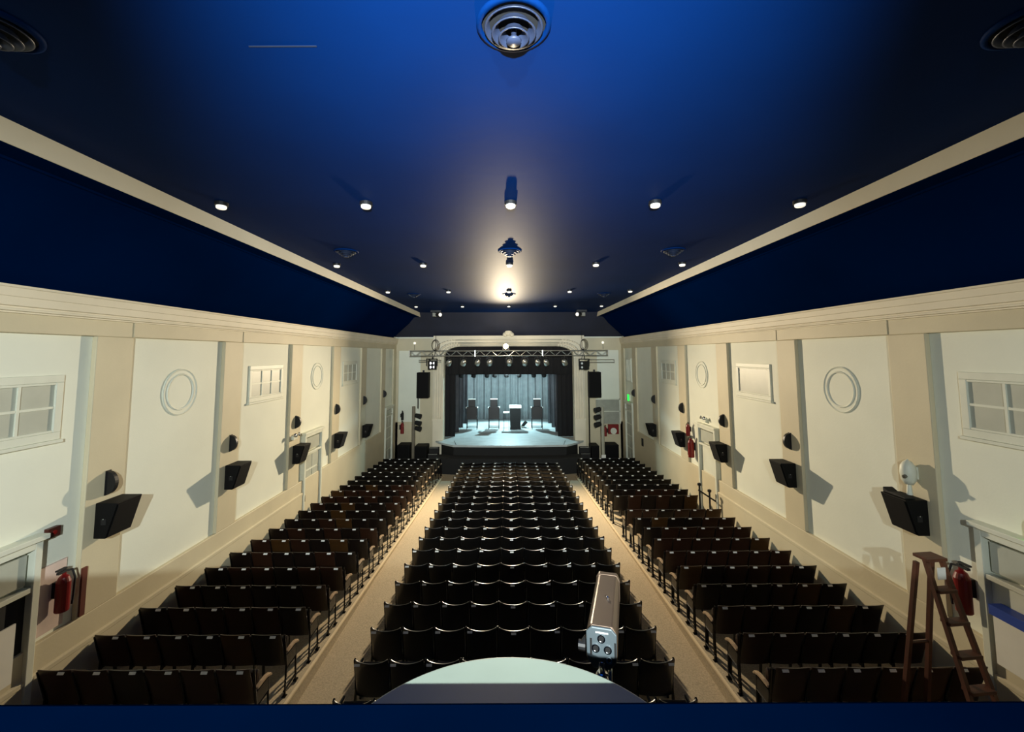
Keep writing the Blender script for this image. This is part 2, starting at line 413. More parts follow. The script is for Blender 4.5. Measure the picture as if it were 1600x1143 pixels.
# ------------------------------------------------------------------ stage
bm = BM()
lip = [(-3.9, 25.05), (-3.1, 24.32), (-1.5, 24.22), (0, 24.18), (1.5, 24.22), (3.2, 24.32), (3.95, 25.05)]
poly = [(-4.3, YF+0.35), (-4.3, 25.6)]+lip+[(4.35, 25.6), (4.35, YF+0.35), (6.5, YF+0.35), (6.5, 34.6), (-6.5, 34.6), (-6.5, YF+0.35)]
prism(bm, [(X0+x, y) for x, y in poly], ST-0.10, ST, axis='z')
struct('floor', bm, M_STAGE, 'pale stage floor with a shallow curved apron')
bm = BM()
for x, y0, y1 in ((-2.95, 24.35, 25.5), (3.0, 24.35, 25.5)):
    prism(bm, [(X0+x, y0), (X0+x+0.03, y0), (X0+x*1.08+0.03, y1), (X0+x*1.08, y1)], ST, ST+0.004, axis='z')
struct('trim_25', bm, M_BLACKP, 'dark joints in the stage apron')
bm = BM()
fl = [(-3.95, YF-0.02), (-3.85, 25.1)]+[(x*0.99, y+0.03) for x, y in lip[1:-1]]+[(3.9, 25.1), (4.0, YF-0.02)]
prism(bm, [(X0+x, y) for x, y in fl], -0.1, ST-0.10, axis='z')
prism(bm, [(X0-3.95, 24.6), (X0-3.95, 23.75), (X0-2.6, 23.5), (X0+2.6, 23.5), (X0+3.95, 23.75), (X0+3.95, 24.6)], -0.1, H-5.55, axis='z')
struct('wall_stage', bm, M_BLACKP, 'black front of the stage below the apron', bevel=0.01)
# stage house shell
bm = BM()
box(bm, X0-6.7, X0-6.5, YF+0.3, 34.8, ST-0.2, H+1.5); box(bm, X0+6.5, X0+6.7, YF+0.3, 34.8, ST-0.2, H+1.5)
box(bm, X0-6.7, X0+6.7, 34.6, 34.8, ST-0.2, H+1.5); box(bm, X0-6.7, X0+6.7, YF+0.3, 34.8, H+1.5, H+1.6)
struct('wall_stagehouse', bm, M_BLACKP, 'black walls of the stage house behind the curtains')
# curtains
def curtain(name, label, xa, xb, y, z0, z1, m, amp=0.07, fold=0.28, cat='curtain', yb=None, group=None):
    bm = BM(); L = math.hypot(xb-xa, (yb if yb is not None else y)-y); n = max(8, int(L/0.035))
    lo, hi = [], []; ph = random.random()*6
    yb = y if yb is None else yb
    dx, dy = (xb-xa)/L, (yb-y)/L
    for i in range(n+1):
        t = L*i/n
        a = amp*(math.sin(2*PI*t/fold+ph+0.8*math.sin(t*1.7))+0.45*math.sin(2*PI*t/fold*2.3+1.3*ph))
        px, py = xa+dx*t-dy*a, y+dy*t+dx*a
        lo.append(bm.verts.new((px, py, z0))); hi.append(bm.verts.new((px, py, z1)))
    for i in range(n): bm.faces.new((lo[i], lo[i+1], hi[i+1], hi[i]))
    o = obj(name, bm, m, smooth=True)
    sd = o.modifiers.new('s', 'SOLIDIFY'); sd.thickness = 0.012
    return tag(o, label, cat, group)
curtain('stage_curtain', 'grey lit backcloth curtain hanging across the rear of the stage', X0-4.6, X0+4.6, 33.7, ST+0.01, H+0.9, M_BDRAPE, amp=0.09, fold=0.62)
curtain('border_curtain', 'black border curtain hanging across the top of the stage opening', X0-4.2, X0+4.2, 26.6, H-1.24, H+1.0, M_DRAPE, amp=0.02, fold=0.5)
curtain('leg_curtain', 'black leg curtain framing the left edge of the stage opening', X0-4.1, X0-3.28, 26.75, ST+0.01, H+0.9, M_DRAPE, amp=0.03, fold=0.3)
curtain('leg_curtain', 'black leg curtain framing the right edge of the stage opening', X0+2.98, X0+4.1, 26.75, ST+0.01, H+0.9, M_DRAPE, amp=0.03, fold=0.3)
M_SIDE = mat('dark_grey_curtain', (78, 78, 82), 0.9, var=0.15)
for s, nm in ((-1, 'left'), (1, 'right')):
    for k, y in enumerate((28.2, 30.0, 31.8)):
        xin = ((3.22, 3.12, 3.0) if s < 0 else (2.98, 2.92, 2.85))[k]
        curtain('leg_curtain', 'dark grey side curtain at the %s of the stage, %s from the front' % (nm, ORD[k]), X0+s*xin, X0+s*5.6, y, ST+0.01, H+0.9, M_SIDE, amp=0.06, fold=0.25, yb=y+0.3)

# ------------------------------------------------------------------ seats, centre block
def plate_part(par, x, z, y, tilt=0.5, k=1.2):
    bm = BM(); M = Matrix.Translation((x, y, z)) @ Matrix.Rotation(-tilt, 4, 'X')
    box(bm, -0.036*k, 0.036*k, -0.004, 0.004, -0.014*k, 0.014*k, M)
    return obj('number_plate', bm, M_PLATE, par)
def side_standard(par, x, name='side_frame'):
    bm = BM()
    prism(bm, [(-0.20, 0.0), (-0.12, 0.0), (-0.06, 0.30), (0.10, 0.30), (0.10, 0.0), (0.20, 0.0), (0.20, 0.03), (0.14, 0.06), (0.14, 0.52),
               (-0.08, 0.56), (-0.175, 0.81), (-0.215, 0.80), (-0.13, 0.45), (-0.13, 0.30), (-0.20, 0.05)], x-0.014, x+0.014, axis='x')
    f = obj(name, bm, M_IRON, par, bevel=0.004)
    bm = BM(); prism(bm, [(-0.12, 0.55), (0.17, 0.53), (0.20, 0.55), (0.19, 0.575), (-0.12, 0.60)], x-0.0155, x+0.0155, axis='x')
    obj('armrest', bm, M_BACK, f, bevel=0.008)
def centre_seat(pos):
    """pos: where the number plate sits (-1 left corner, 0 middle, 1 right corner)"""
    t = thing('theatre_seat', '', 'seat')
    n, m = 12, 8; hw = 0.258; th = 0.035
    bm = BM(); F, K = [], []
    for j in range(m+1):
        v = j/m; rf, rk = [], []
        for i in range(n+1):
            u = -1+2*i/n
            z = 0.22+v*(0.62-0.03*(1-u*u)*v + 0.008*abs(u)**6*v)
            y = -0.10-0.16*v-0.045*(1-u*u)
            x = u*hw*(1-0.04*(v > 0.9)*(abs(u) > 0.99))
            bulge = 0.022*math.sin(PI*min(1, max(0, v)))*(1-u**4)
            rk.append(bm.verts.new((x, y-th*0.5, z))); rf.append(bm.verts.new((x, y+th*0.5+bulge, z-0.006*(j == m))))
        K.append(rk); F.append(rf)
    for j in range(m):
        for i in range(n):
            bm.faces.new((K[j][i], K[j][i+1], K[j+1][i+1], K[j+1][i])); bm.faces.new((F[j][i+1], F[j][i], F[j+1][i], F[j+1][i+1]))
    for i in range(n):
        bm.faces.new((K[0][i+1], K[0][i], F[0][i], F[0][i+1])); bm.faces.new((K[m][i], K[m][i+1], F[m][i+1], F[m][i]))
    for j in range(m):
        bm.faces.new((K[j][0], K[j+1][0], F[j+1][0], F[j][0])); bm.faces.new((K[j+1][n], K[j][n], F[j][n], F[j+1][n]))
    obj('backrest', bm, M_BACK, t, bevel=0.007, smooth=True)
    bm = BM()
    prism(bm, [(-0.05, 0.32), (0.03, 0.30), (0.08, 0.36), (0.07, 0.58), (0.02, 0.63), (-0.05, 0.60), (-0.075, 0.42)], -0.225, 0.225, axis='x')
    obj('seat', bm, M_BLACK, t, bevel=0.02, smooth=False)
    side_standard(t, -0.275)
    plate_part(t, pos*0.20, 0.79 if pos else 0.775, -0.308 if pos else -0.328)
    return t
protos = {p: centre_seat(p) for p in (-1, 0, 1)}
used = {p: False for p in (-1, 0, 1)}
NC = 20
for i in range(-1, NC):
    y = 7.326+0.8168*i; z = interp(CFL, y)
    fr = NC-1-i                                   # 0 = front row
    for c in range(9):
        p = -1 if c < 4 else (0 if c == 4 else 1)
        if used[p]: o = dup(protos[p])
        else: o = protos[p]; used[p] = True
        o.location = (X0+0.03+(c-4)*0.55, y, z)
        rw = ('front row' if fr == 0 else 'rearmost row' if i == -1 else ORD[fr]+' row from the stage')
        o['label'] = 'black centre-block tip-up seat, %s, %s from the left' % (rw, ORD[c])
        o['group'] = 'black tip-up seats of the centre block'
        if c == 8 : side_standard(o, 0.275, 'side_frame') if i == -1 else None
    if i == -1:
        endframe = [k for k in o.children if k.name.startswith('side_frame')][-1]
    else:
        f = endframe.copy(); C.objects.link(f); f.parent = o
        a = endframe.children[0].copy(); C.objects.link(a); a.parent = f

# ------------------------------------------------------------------ seats, side blocks
def wood_seat(m, s, m2=None):
    """s: side the aisle lies on seen from the seat (+1 right, -1 left)"""
    t = thing('wooden_theatre_seat', '', 'seat')
    bm = BM(); n, k = 8, 6; hw = 0.225; K, F = [], []
    for j in range(k+1):
        v = j/k; a, b = [], []
        for i in range(n+1):
            u = -1+2*i/n
            z = 0.42+v*0.56; y = -0.10-0.15*v-0.02*(1-u*u)-0.03*v*v
            a.append(bm.verts.new((u*hw, y-0.010, z))); b.append(bm.verts.new((u*hw, y+0.010, z)))
        K.append(a); F.append(b)
    for j in range(k):
        for i in range(n):
            bm.faces.new((K[j][i], K[j][i+1], K[j+1][i+1], K[j+1][i])); bm.faces.new((F[j][i+1], F[j][i], F[j+1][i], F[j+1][i+1]))
    for i in range(n):
        bm.faces.new((K[0][i+1], K[0][i], F[0][i], F[0][i+1])); bm.faces.new((K[k][i], K[k][i+1], F[k][i+1], F[k][i]))
    for j in range(k):
        bm.faces.new((K[j][0], K[j+1][0], F[j+1][0], F[j][0])); bm.faces.new((K[j+1][n], K[j][n], F[j][n], F[j+1][n]))
    obj('backrest', bm, m, t, bevel=0.004, smooth=True)
    bm = BM(); prism(bm, [(-0.03, 0.40), (0.02, 0.39), (0.05, 0.44), (0.03, 0.76), (-0.01, 0.80), (-0.05, 0.78), (-0.06, 0.48)], -0.205, 0.205, axis='x')
    obj('seat', bm, m, t, bevel=0.015)
    bm = BM(); x = -0.241
    prism(bm, [(-0.18, 0), (-0.13, 0), (-0.11, 0.38), (0.10, 0.38), (0.13, 0.0), (0.18, 0.0), (0.14, 0.58), (-0.10, 0.62), (-0.25, 0.95), (-0.28, 0.94), (-0.15, 0.5)], x-0.011, x+0.011, axis='x')
    f = obj('side_frame', bm, M_IRON, t, bevel=0.003)
    bm = BM(); prism(bm, [(-0.11, 0.60), (0.16, 0.58), (0.18, 0.60), (0.17, 0.62), (-0.11, 0.645)], x-0.013, x+0.013, axis='x'); obj('armrest', bm, m, f, bevel=0.006)
    plate_part(t, s*0.12, 0.955, -0.312, tilt=0.6)
    return t
def end_frame(s, side):
    """open iron aisle standard with two feet, a foot bar and a curved pale arm"""
    x = s*0.266
    bm = BM()
    for (y0, z0, y1, z1) in ((-0.17, 0.0, -0.15, 0.45), (0.17, 0.0, 0.15, 0.45), (-0.20, 0.10, 0.20, 0.10), (-0.15, 0.40, 0.15, 0.40), (-0.15, 0.45, -0.24, 0.95), (0.15, 0.40, 0.13, 0.62)):
        tube(bm, (x, y0, z0), (x, y1, z1), 0.016, n=6)
    box(bm, x-0.03, x+0.03, -0.21, -0.14, 0, 0.02); box(bm, x-0.03, x+0.03, 0.14, 0.21, 0, 0.02)
    box(bm, x-0.012, x+0.012, -0.16, 0.15, 0.42, 0.60)
    f = obj('aisle_standard', bm, M_IRON, None)
    bm = BM()
    pts = [(-0.16, 0.66), (-0.05, 0.672), (0.08, 0.665), (0.17, 0.635), (0.21, 0.59), (0.19, 0.575), (0.15, 0.605), (0.06, 0.63), (-0.16, 0.635)]
    prism(bm, pts, x-0.028, x+0.028, axis='x')
    a = obj('armrest', bm, M_ARM, f, bevel=0.008)
    a['label'] = 'wooden armrest coloured pale for its highlight'
    return f
SX = [3.79+0.482*k for k in range(6)]
NS = 21
for s, nm in ((-1, 'left'), (1, 'right')):
    M3 = {'brown': M_WOOD, 'ochre': M_WOODL, 'dark': M_WOODD, 'black': M_BACK}
    pro = {k: wood_seat(v, -s) for k, v in M3.items()}; us = {k: False for k in M3}
    ef = end_frame(-s, s); ef_used = False; ends = []
    for j in range(NS):
        if s > 0 and j == 10: continue
        y = 6.50+0.8168*j; z = interp(SFL, y)
        fr = NS-1-j
        for c in range(6):
            if j >= (13 if s > 0 else 14): kd = 'black'
            else:
                r = random.random(); kd = 'brown' if r < 0.45 else ('dark' if r < 0.87 else 'ochre')
            if us[kd]: o = dup(pro[kd])
            else: o = pro[kd]; us[kd] = True
            o.location = (X0+s*SX[c], y, z)
            rw = 'front row' if fr == 0 else ('rearmost row' if j == 0 else ORD[fr]+' row from the stage')
            desc = {'brown': 'brown varnished wooden', 'ochre': 'ochre brown wooden', 'dark': 'dark brown wooden', 'black': 'black'}[kd]
            o['label'] = '%s tip-up seat, %s block, %s, %s from the aisle' % (desc, nm, rw, ORD[c])
            o['group'] = 'wooden tip-up seats of the %s block' % nm
            if c == 0: ends.append(o)
    for o in ends:
        if not ef_used: f = ef; ef_used = True
        else:
            f = ef.copy(); C.objects.link(f); a = ef.children[0].copy(); C.objects.link(a); a.parent = f
        f.parent = o
    for k, v in us.items():
        if not v: [bpy.data.objects.remove(q) for q in list(pro[k].children_recursive)+[pro[k]]]

# ------------------------------------------------------------------ things on the side walls
PIERS = [S0+PER*k-0.345 for k in range(0, 6)]
for s, nm in ((-1, 'left'), (1, 'right')):
    spk = None
    for k in range(5):
        y = PIERS[k]+0.02; z = H-2.63-0.0665*(y-7.35)
        if spk is None:
            t = thing('wall_speaker', '', 'speaker')
            # local x points out from the wall, z=0 at mid height
            bm = BM(); prism(bm, [(0.05, -0.275), (0.24, -0.275), (0.40, 0.275), (0.05, 0.275)], -0.24, 0.24, axis='y'); obj('cabinet', bm, M_SPK, t, bevel=0.012)
            bm = BM(); Mt = Matrix.Translation((0.322, 0, 0)) @ Matrix.Rotation(math.atan2(0.16, 0.55), 4, 'Y')
            box(bm, 0.0, 0.012, -0.215, 0.215, -0.26, 0.26, Mt); obj('grille', bm, M_GRILLE, t, bevel=0.004)
            bm = BM(); box(bm, 0.0, 0.05, -0.08, 0.08, -0.12, 0.12); obj('wall_bracket', bm, M_DARKM, t)
            bm = BM(); box(bm, -0.04, 0.04, -0.245, -0.238, -0.06, 0.03, Matrix.Translation((0.2, 0, 0.0))); h = obj('carry_handle', bm, M_DARKM, t, bevel=0.002)
            bm = BM(); lathe(bm, [(0.009, -0.002), (0.009, 0.006), (0.0001, 0.007)], 10, Matrix.Translation((0.2, -0.245, 0.03)) @ Matrix.Rotation(PI/2, 4, 'X'), cap=False); obj('socket', bm, M_CHROME, t)
            spk = t; o = t
        else: o = dup(spk)
        o.location = (X0+s*W, y, z)
        if s < 0: o.rotation_euler = (0, 0, 0)
        else: o.scale = (-1, 1, 1)
        o['label'] = 'black wedge speaker on the %s wall, %s pier from the balcony' % (nm, ORD[k])
        o['group'] = 'black wedge speakers on the side walls'
    sc_ = None
    for k in range(6):
        if s > 0 and k == 0: continue
        y = PIERS[k]+0.0+0.02; z = H-2.10
        if sc_ is None:
            t = thing('wall_sconce', '', 'wall light')
            bm = BM(); pts = [(0.012, 0.19)]+[(0.012+0.15*math.sin(PI*i/16), 0.185*math.cos(PI*i/16)) for i in range(17)]+[(0.012, -0.19)]
            prism(bm, pts, -0.035, 0.035, axis='y'); obj('shade', bm, M_DARKM, t, bevel=0.008)
            bm = BM(); box(bm, 0, 0.014, -0.05, 0.05, -0.2, 0.2); obj('back_plate', bm, M_DARKM, t, bevel=0.003)
            sc_ = t; o = t
        else: o = dup(sc_)
        o.location = (X0+s*W, y, z)
        if s > 0: o.scale = (-1, 1, 1)
        o['label'] = 'dark half-round sconce on the %s wall, %s pier from the balcony' % (nm, ORD[k])
        o['group'] = 'dark half-round wall sconces'
# things particular to the nearest right pier
t = thing('security_light', 'white oval wall lamp above the nearest speaker on the right wall', 'wall light', (X0+W, PIERS[0]+0.02, H-1.98))
bm = BM(); lathe(bm, [(0.0001, -0.20), (0.06, -0.19), (0.10, -0.12), (0.115, 0.0), (0.10, 0.11), (0.06, 0.17), (0.02, 0.20), (0.0001, 0.22)], 20, Matrix.Translation((-0.11, 0, 0)), cap=False); obj('globe', bm, M_FRAME, t, smooth=True)
bm = BM(); box(bm, -0.03, 0, -0.07, 0.07, -0.1, 0.1); tube(bm, (-0.11, 0, -0.18), (-0.13, -0.02, -0.36), 0.03, 0.045); obj('bracket', bm, M_FRAME, t, bevel=0.005)
bm = BM(); tube(bm, (-0.13, -0.03, -0.02), (-0.235, -0.05, -0.06), 0.035, 0.03); obj('lens', bm, M_FIX, t)
bm = BM()
prism(bm, [(-0.22, 0.0), (0.20, 0.0), (0.20, 0.02), (0.05, 0.035), (-0.12, 0.035), (-0.22, 0.08)], -0.08, 0.09, axis='x', M=Matrix.Translation((X0+W-0.28, PIERS[0]+0.02, H-2.63+0.279)) @ Matrix.Rotation(PI, 4, 'Z'))
tag(obj('black_cloth', bm, M_BLACKP, bevel=0.01), 'folded black cloth lying on the nearest speaker of the right wall', 'cloth')
# small fittings
def emergency_lamp(x, y, z, s, label):
    t = thing('emergency_light', label, 'wall light', (x, y, z))
    bm = BM(); box(bm, -s*0.08, 0, -0.12, 0.12, -0.06, 0.06); obj('housing', bm, M_FRAME, t, bevel=0.006)
    for q in (-1, 1):
        bm = BM(); lathe(bm, [(0.02, 0), (0.055, 0.05), (0.06, 0.09), (0.0001, 0.08)], 14, Matrix.Translation((-s*0.06, q*0.11, 0.06)) @ Matrix.Rotation(-s*R(70), 4, 'Y') @ Matrix.Rotation(q*R(-15), 4, 'X'), cap=False); obj('lamp_head', bm, M_CHROME, t, smooth=True)
emergency_lamp(X0+WI, 15.15, H-2.30, 1, 'silver twin-head emergency light above the door in the right wall')
emergency_lamp(X0-W, PIERS[2]-0.1, H-2.55, -1, 'small twin-head emergency light between sconce and speaker on left wall')
t = thing('call_point', 'small dark red box above the door beside the near left pier', 'alarm', (X0-WI, 6.58, H-2.58))
bm = BM(); box(bm, 0, 0.07, -0.09, 0.09, -0.07, 0.07); obj('housing', bm, mat('dark_red_plastic', (70, 30, 22), 0.4), t, bevel=0.008)
bm = BM(); lathe(bm, [(0.03, 0), (0.03, 0.012), (0.0001, 0.014)], 14, Matrix.Translation((0.07, 0, 0)) @ Matrix.Rotation(PI/2, 4, 'Y'), cap=False); obj('button', bm, M_RED, t)

# ------------------------------------------------------------------ doors in the side walls
def wall_door(n, s, y0, y1, ztop, zb, label, panes=True, dark=False, transom=0.5, proud=0.10, x=WI, two=False):
    o = bpy.data.objects.new('door_%d' % n, None); C.objects.link(o); o['kind'] = 'structure'; o['label'] = label
    def bx(bm, a, b, za, zb_, d0, d1): box(bm, X0+s*(x-d1), X0+s*(x-d0), a, b, za, zb_)
    bm = BM(); f = 0.10
    bx(bm, y0, y0+f, zb, ztop, -0.01, proud+0.03); bx(bm, y1-f, y1, zb, ztop, -0.01, proud+0.03); bx(bm, y0+f, y1-f, ztop-f, ztop, -0.01, proud+0.03)
    bx(bm, y0-0.05, y1+0.05, ztop, ztop+0.07, -0.01, proud+0.07)
    zt = ztop-f-transom
    bx(bm, y0+f, y1-f, zt-0.07, zt, -0.01, proud+0.02)
    struct('door_frame', bm, M_FRAME, parent=o, bevel=0.008)
    bm = BM(); bx(bm, y0+f+0.05, y1-f-0.05, zt+0.05, ztop-f-0.05, -0.01, proud-0.03); struct('transom_pane', bm, M_GREY, parent=o)
    bm = BM(); bx(bm, y0+f, y1-f, zb, zt-0.07, -0.01, proud-0.06); lf = struct('door_leaf', bm, M_BLACKP if dark else M_FRAME, parent=o)
    if panes:
        bm = BM(); w_ = (y1-y0-2*f-0.06*3)/2; rows = 4; hh = (zt-0.07-zb-0.5-0.06*(rows+1))/rows
        for r in range(rows):
            for c in range(2):
                ya = y0+f+0.06+c*(w_+0.06); za = zb+0.5+0.06+r*(hh+0.06)
                bx(bm, ya, ya+w_, za, za+hh, proud-0.061, proud-0.045)
        struct('pane', bm, M_GREY, parent=o)
    bm = BM(); bx(bm, y0+f+0.05, y0+f+0.09, zb+1.05, zb+1.25, proud-0.06, proud+0.0); struct('door_handle', bm, M_CHROME, parent=o)
    return o
wall_door(1, -1, 14.35, 15.70, H-2.62, 0.55, 'white glazed door with transom in the left wall')
wall_door(2, 1, 14.30, 15.62, H-2.50, 0.55, 'tall grey white door with transom in the right wall', panes=False)
wall_door(3, -1, 4.75, 6.38, H-2.60, 1.25, 'dark doorway with white transom frame nearest on the left', panes=False, dark=True)
wall_door(4, 1, 4.9, 6.47, H-2.50, 1.25, 'doorway with white moulded frame nearest on the right', panes=False, dark=False)
wall_door(5, -1, 23.75, 25.2, H-2.95, 0.0, 'tall glazed door at the stage end of the left wall', transom=0.3, proud=0.1)
wall_door(6, 1, 23.75, 25.2, H-2.75, 0.0, 'tall glazed door at the stage end of the right wall', transom=0.3, proud=0.1)

# exit signs (running figure lamps seen as green boxes)
def exit_sign(x, y, z, s, label, w_=0.34, h_=0.2):
    t = thing('exit_sign', label, 'exit sign', (x, y, z))
    bm = BM(); box(bm, -s*0.10, 0, -w_/2-0.02, w_/2+0.02, -h_/2-0.02, h_/2+0.02); obj('housing', bm, M_FRAME, t, bevel=0.01)
    bm = BM(); box(bm, -s*0.125, -s*0.10, -w_/2, w_/2, -h_/2, h_/2); obj('lens', bm, M_GREEN, t, bevel=0.01)
    return t
exit_sign(X0+WI, 24.45, H-2.45+0.0, 1, 'small green exit sign over the door at the far right corner', 0.3, 0.34)
exit_sign(X0+WI, 5.66, H-2.32, 1, 'glowing green exit lamp above the nearest right doorway at frame edge', 0.28, 0.24)

def extinguisher(x, y, z, s, label, m=M_RED, sc_=1.0):
    t = thing('fire_extinguisher', label, 'fire extinguisher', (x, y, z))
    bm = BM(); lathe(bm, [(0.075, 0), (0.085, 0.015), (0.085, 0.42), (0.06, 0.49), (0.025, 0.52), (0.025, 0.55)], 20); obj('cylinder', bm, m, t, smooth=False)
    bm = BM(); box(bm, -0.02, 0.02, -0.10, 0.04, 0.55, 0.58); box(bm, -0.02, 0.02, -0.12, 0.02, 0.60, 0.62); tube(bm, (0, 0, 0.54), (0, 0, 0.61), 0.02); obj('handle', bm, M_BLACKP, t)
    bm = BM(); path(bm, [Vector(p) for p in ((0, 0.02, 0.56), (-s*0.02, 0.10, 0.55), (-s*0.04, 0.13, 0.42), (-s*0.04, 0.12, 0.15), (-s*0.05, 0.10, 0.05))], 0.014); obj('hose', bm, M_BLACKP, t)
    bm = BM(); box(bm, 0.0*s, s*0.13, -0.05, 0.05, 0.2, 0.42); obj('bracket', bm, M_DARKM, t)
    t.scale = (sc_, sc_, sc_)
    return t
extinguisher(X0-WI+0.14, 6.70, H-3.75, -1, 'dark red fire extinguisher on the wall by the near left doorway', sc_=1.0)
extinguisher(X0+WI-0.14, 6.68, H-3.80, 1, 'red fire extinguisher on the wall behind the wooden ladder', sc_=1.15)
extinguisher(X0+WI-0.14, 16.15, H-3.78, 1, 'red fire extinguisher on the right wall beside the middle door', sc_=1.25)
extinguisher(X0+WI-0.14, 16.36, H-3.05, 1, 'small upper red extinguisher beside the middle door on the right wall', sc_=0.8)
bm = BM(); box(bm, X0-WI, X0-WI+0.02, 6.40, 6.85, H-4.0, H-3.05)
o = obj('notice_board', bm, mat('pale_pink_board', (206, 186, 176), 0.6)); tag(o, 'pale backing board behind the red extinguishers on the left wall', 'board')
bm = BM(); box(bm, X0-W-0.0, X0-W+0.03, 7.02, 7.10, H-4.02, H-3.30)
o = obj('pipe_cover', bm, mat('dark_red_paint', (96, 46, 34), 0.5)); tag(o, 'dark red vertical strip at the corner of the nearest left pier', 'strip')
bm = BM(); box(bm, X0-W+0.07, X0-W+0.09, 5.3, 6.07, H-4.3, H-3.55)
tag(obj('lit_sign', bm, M_WHITE), 'bright white panel in the left doorway at the frame edge', 'panel')
bm = BM(); box(bm, X0+W-0.035, X0+W+0.02, 5.0, 6.32, H-4.26, H-3.58)

tag(obj('whiteboard', bm, M_WHITE), 'white board in the nearest right doorway', 'board')
bm = BM(); box(bm, X0+W-0.16, X0+W+0.02, 5.0, 6.25, H-3.57, H-3.44)
tag(obj('blue_shelf', bm, M_NOTICE), 'blue shelf above the white board in the nearest right doorway', 'shelf')
# handrail at the middle right door
t = thing('handrail', 'black handrail on two posts at the middle door of the right wall', 'handrail', (X0+6.25, 14.67, interp(SFL, 14.67)))
bm = BM(); tube(bm, (0, 0, 0), (0, 0, 1.42), 0.03); lathe(bm, [(0.0001, 0), (0.06, 0.03), (0.06, 0.09), (0.0001, 0.12)], 12, Matrix.Translation((0, 0, 1.38)), cap=False); obj('post', bm, M_BLACKP, t)
bm = BM(); tube(bm, (0.28, -0.1, 0), (0.28, -0.1, 1.25), 0.03); lathe(bm, [(0.0001, 0), (0.06, 0.03), (0.06, 0.09), (0.0001, 0.12)], 12, Matrix.Translation((0.28, -0.1, 1.2)), cap=False); obj('post', bm, M_BLACKP, t)
bm = BM(); tube(bm, (-0.02, 0.05, 1.25), (0.44, -0.2, 0.95), 0.025); obj('rail', bm, M_BLACKP, t)
bm = BM(); box(bm, X0+W-0.03, X0+W, 22.0, 22.25, H-4.62, H-4.25); tag(obj('socket_box', bm, M_BLACKP), 'small black box low on the right wall near the stage', 'box')

# ------------------------------------------------------------------ ladder
t = thing('step_ladder', 'reddish brown wooden A-frame step ladder by the right wall', 'ladder', (X0+5.34, 5.80, interp(SFL, 5.80)), rz=R(6))
hh = 2.55
def leg_pt(x, y0, y1, f): return Vector((x*(1-0.44*f), y0+(y1-y0)*f, hh*f))
for s in (-1, 1):
    bm = BM()
    a = leg_pt(s*0.20, -0.85, -0.07, 0); b = leg_pt(s*0.20, -0.85, -0.07, 1)
    tube(bm, a, b, 0.034, n=4); obj('front_rail', bm, M_LADDER, t)
    bm = BM(); a = leg_pt(s*0.19, 0.38, 0.04, 0); b = leg_pt(s*0.19, 0.38, 0.04, 0.97); tube(bm, a, b, 0.034, n=4); obj('rear_leg', bm, M_LADDER, t)
for i in range(1, 8):
    f = i/8; a = leg_pt(-0.20, -0.85, -0.07, f); b = leg_pt(0.20, -0.85, -0.07, f)
    bm = BM(); box(bm, a.x, b.x, a.y-0.06, a.y+0.06, a.z-0.018, a.z+0.018); obj('step', bm, M_LADDER, t, bevel=0.004)
bm = BM(); box(bm, -0.135, 0.135, -0.13, 0.07, hh-0.01, hh+0.03); obj('top_platform', bm, M_LADDER, t, bevel=0.006)
for f in (0.22, 0.55):
    a = leg_pt(-0.19, 0.38, 0.04, f); b = leg_pt(0.19, 0.38, 0.04, f)
    bm = BM(); tube(bm, a, b, 0.02, n=6); obj('rear_bar', bm, M_LADDER, t)
bm = BM(); box(bm, -0.06, 0.05, -0.165, -0.155, hh-0.20, hh-0.06); obj('label_patch', bm, M_PLATE, t)

# ------------------------------------------------------------------ stage furniture
def stage_chair():
    t = thing('high_backed_stage_chair', '', 'chair')
    for x in (-0.34, 0.34):
        for y in (-0.28, 0.28):
            bm = BM(); tube(bm, (x, y, 0), (x, y, 0.72 if y > 0 else 1.42), 0.02, n=8); obj('leg', bm, M_BLACKP, t)
    for y in (-0.28, 0.28):
        bm = BM(); tube(bm, (-0.34, y, 0.13), (0.34, y, 0.13), 0.018); obj('foot_rail', bm, M_BLACKP, t)
    bm = BM(); box(bm, -0.36, 0.36, -0.30, 0.30, 0.66, 0.76); obj('seat', bm, M_BLACK, t, bevel=0.02)
    bm = BM(); box(bm, -0.35, 0.35, -0.33, -0.27, 0.66, 1.50); obj('lower_back', bm, M_BLACK, t, bevel=0.015)
    bm = BM(); box(bm, -0.24, 0.24, -0.34, -0.22, 1.50, 1.97); h = obj('headrest', bm, M_BLACK, t, bevel=0.02)
    bm = BM(); box(bm, -0.25, 0.25, -0.34, -0.18, 1.97, 2.02); obj('top_pad', bm, M_WHITE, t, bevel=0.01)['label'] = 'pale top edge'
    for s in (-1, 1):
        bm = BM(); box(bm, s*0.29, s*0.40, -0.30, 0.22, 1.40, 1.45); a = obj('armrest', bm, M_WHITE, t, bevel=0.01); a['label'] = 'pale armrest'
        bm = BM(); tube(bm, (s*0.34, 0.2, 0.7), (s*0.34, 0.2, 1.4), 0.018); obj('arm_post', bm, M_BLACKP, t)
    return t
ch = stage_chair(); ch.location = (-2.42, 29.5, ST); ch['label'] = 'tall black high-backed chair on stage, leftmost of the three'; ch['group'] = 'tall black chairs on the stage'
dup(ch, (-0.95, 29.55, ST), label='tall black high-backed chair on stage, middle one, left of the lectern')
dup(ch, (1.93, 29.5, ST), label='tall black high-backed chair on stage, rightmost, beyond the lectern')
t = thing('lectern', 'black draped lectern with a white top on the stage', 'lectern', (0.48, 29.45, ST))
bm = BM(); prism(bm, [(-0.34, 0.0), (0.34, 0.0), (0.36, 1.40), (-0.36, 1.40)], -0.28, 0.28, axis='y'); obj('body', bm, M_BLACKP, t, bevel=0.01)
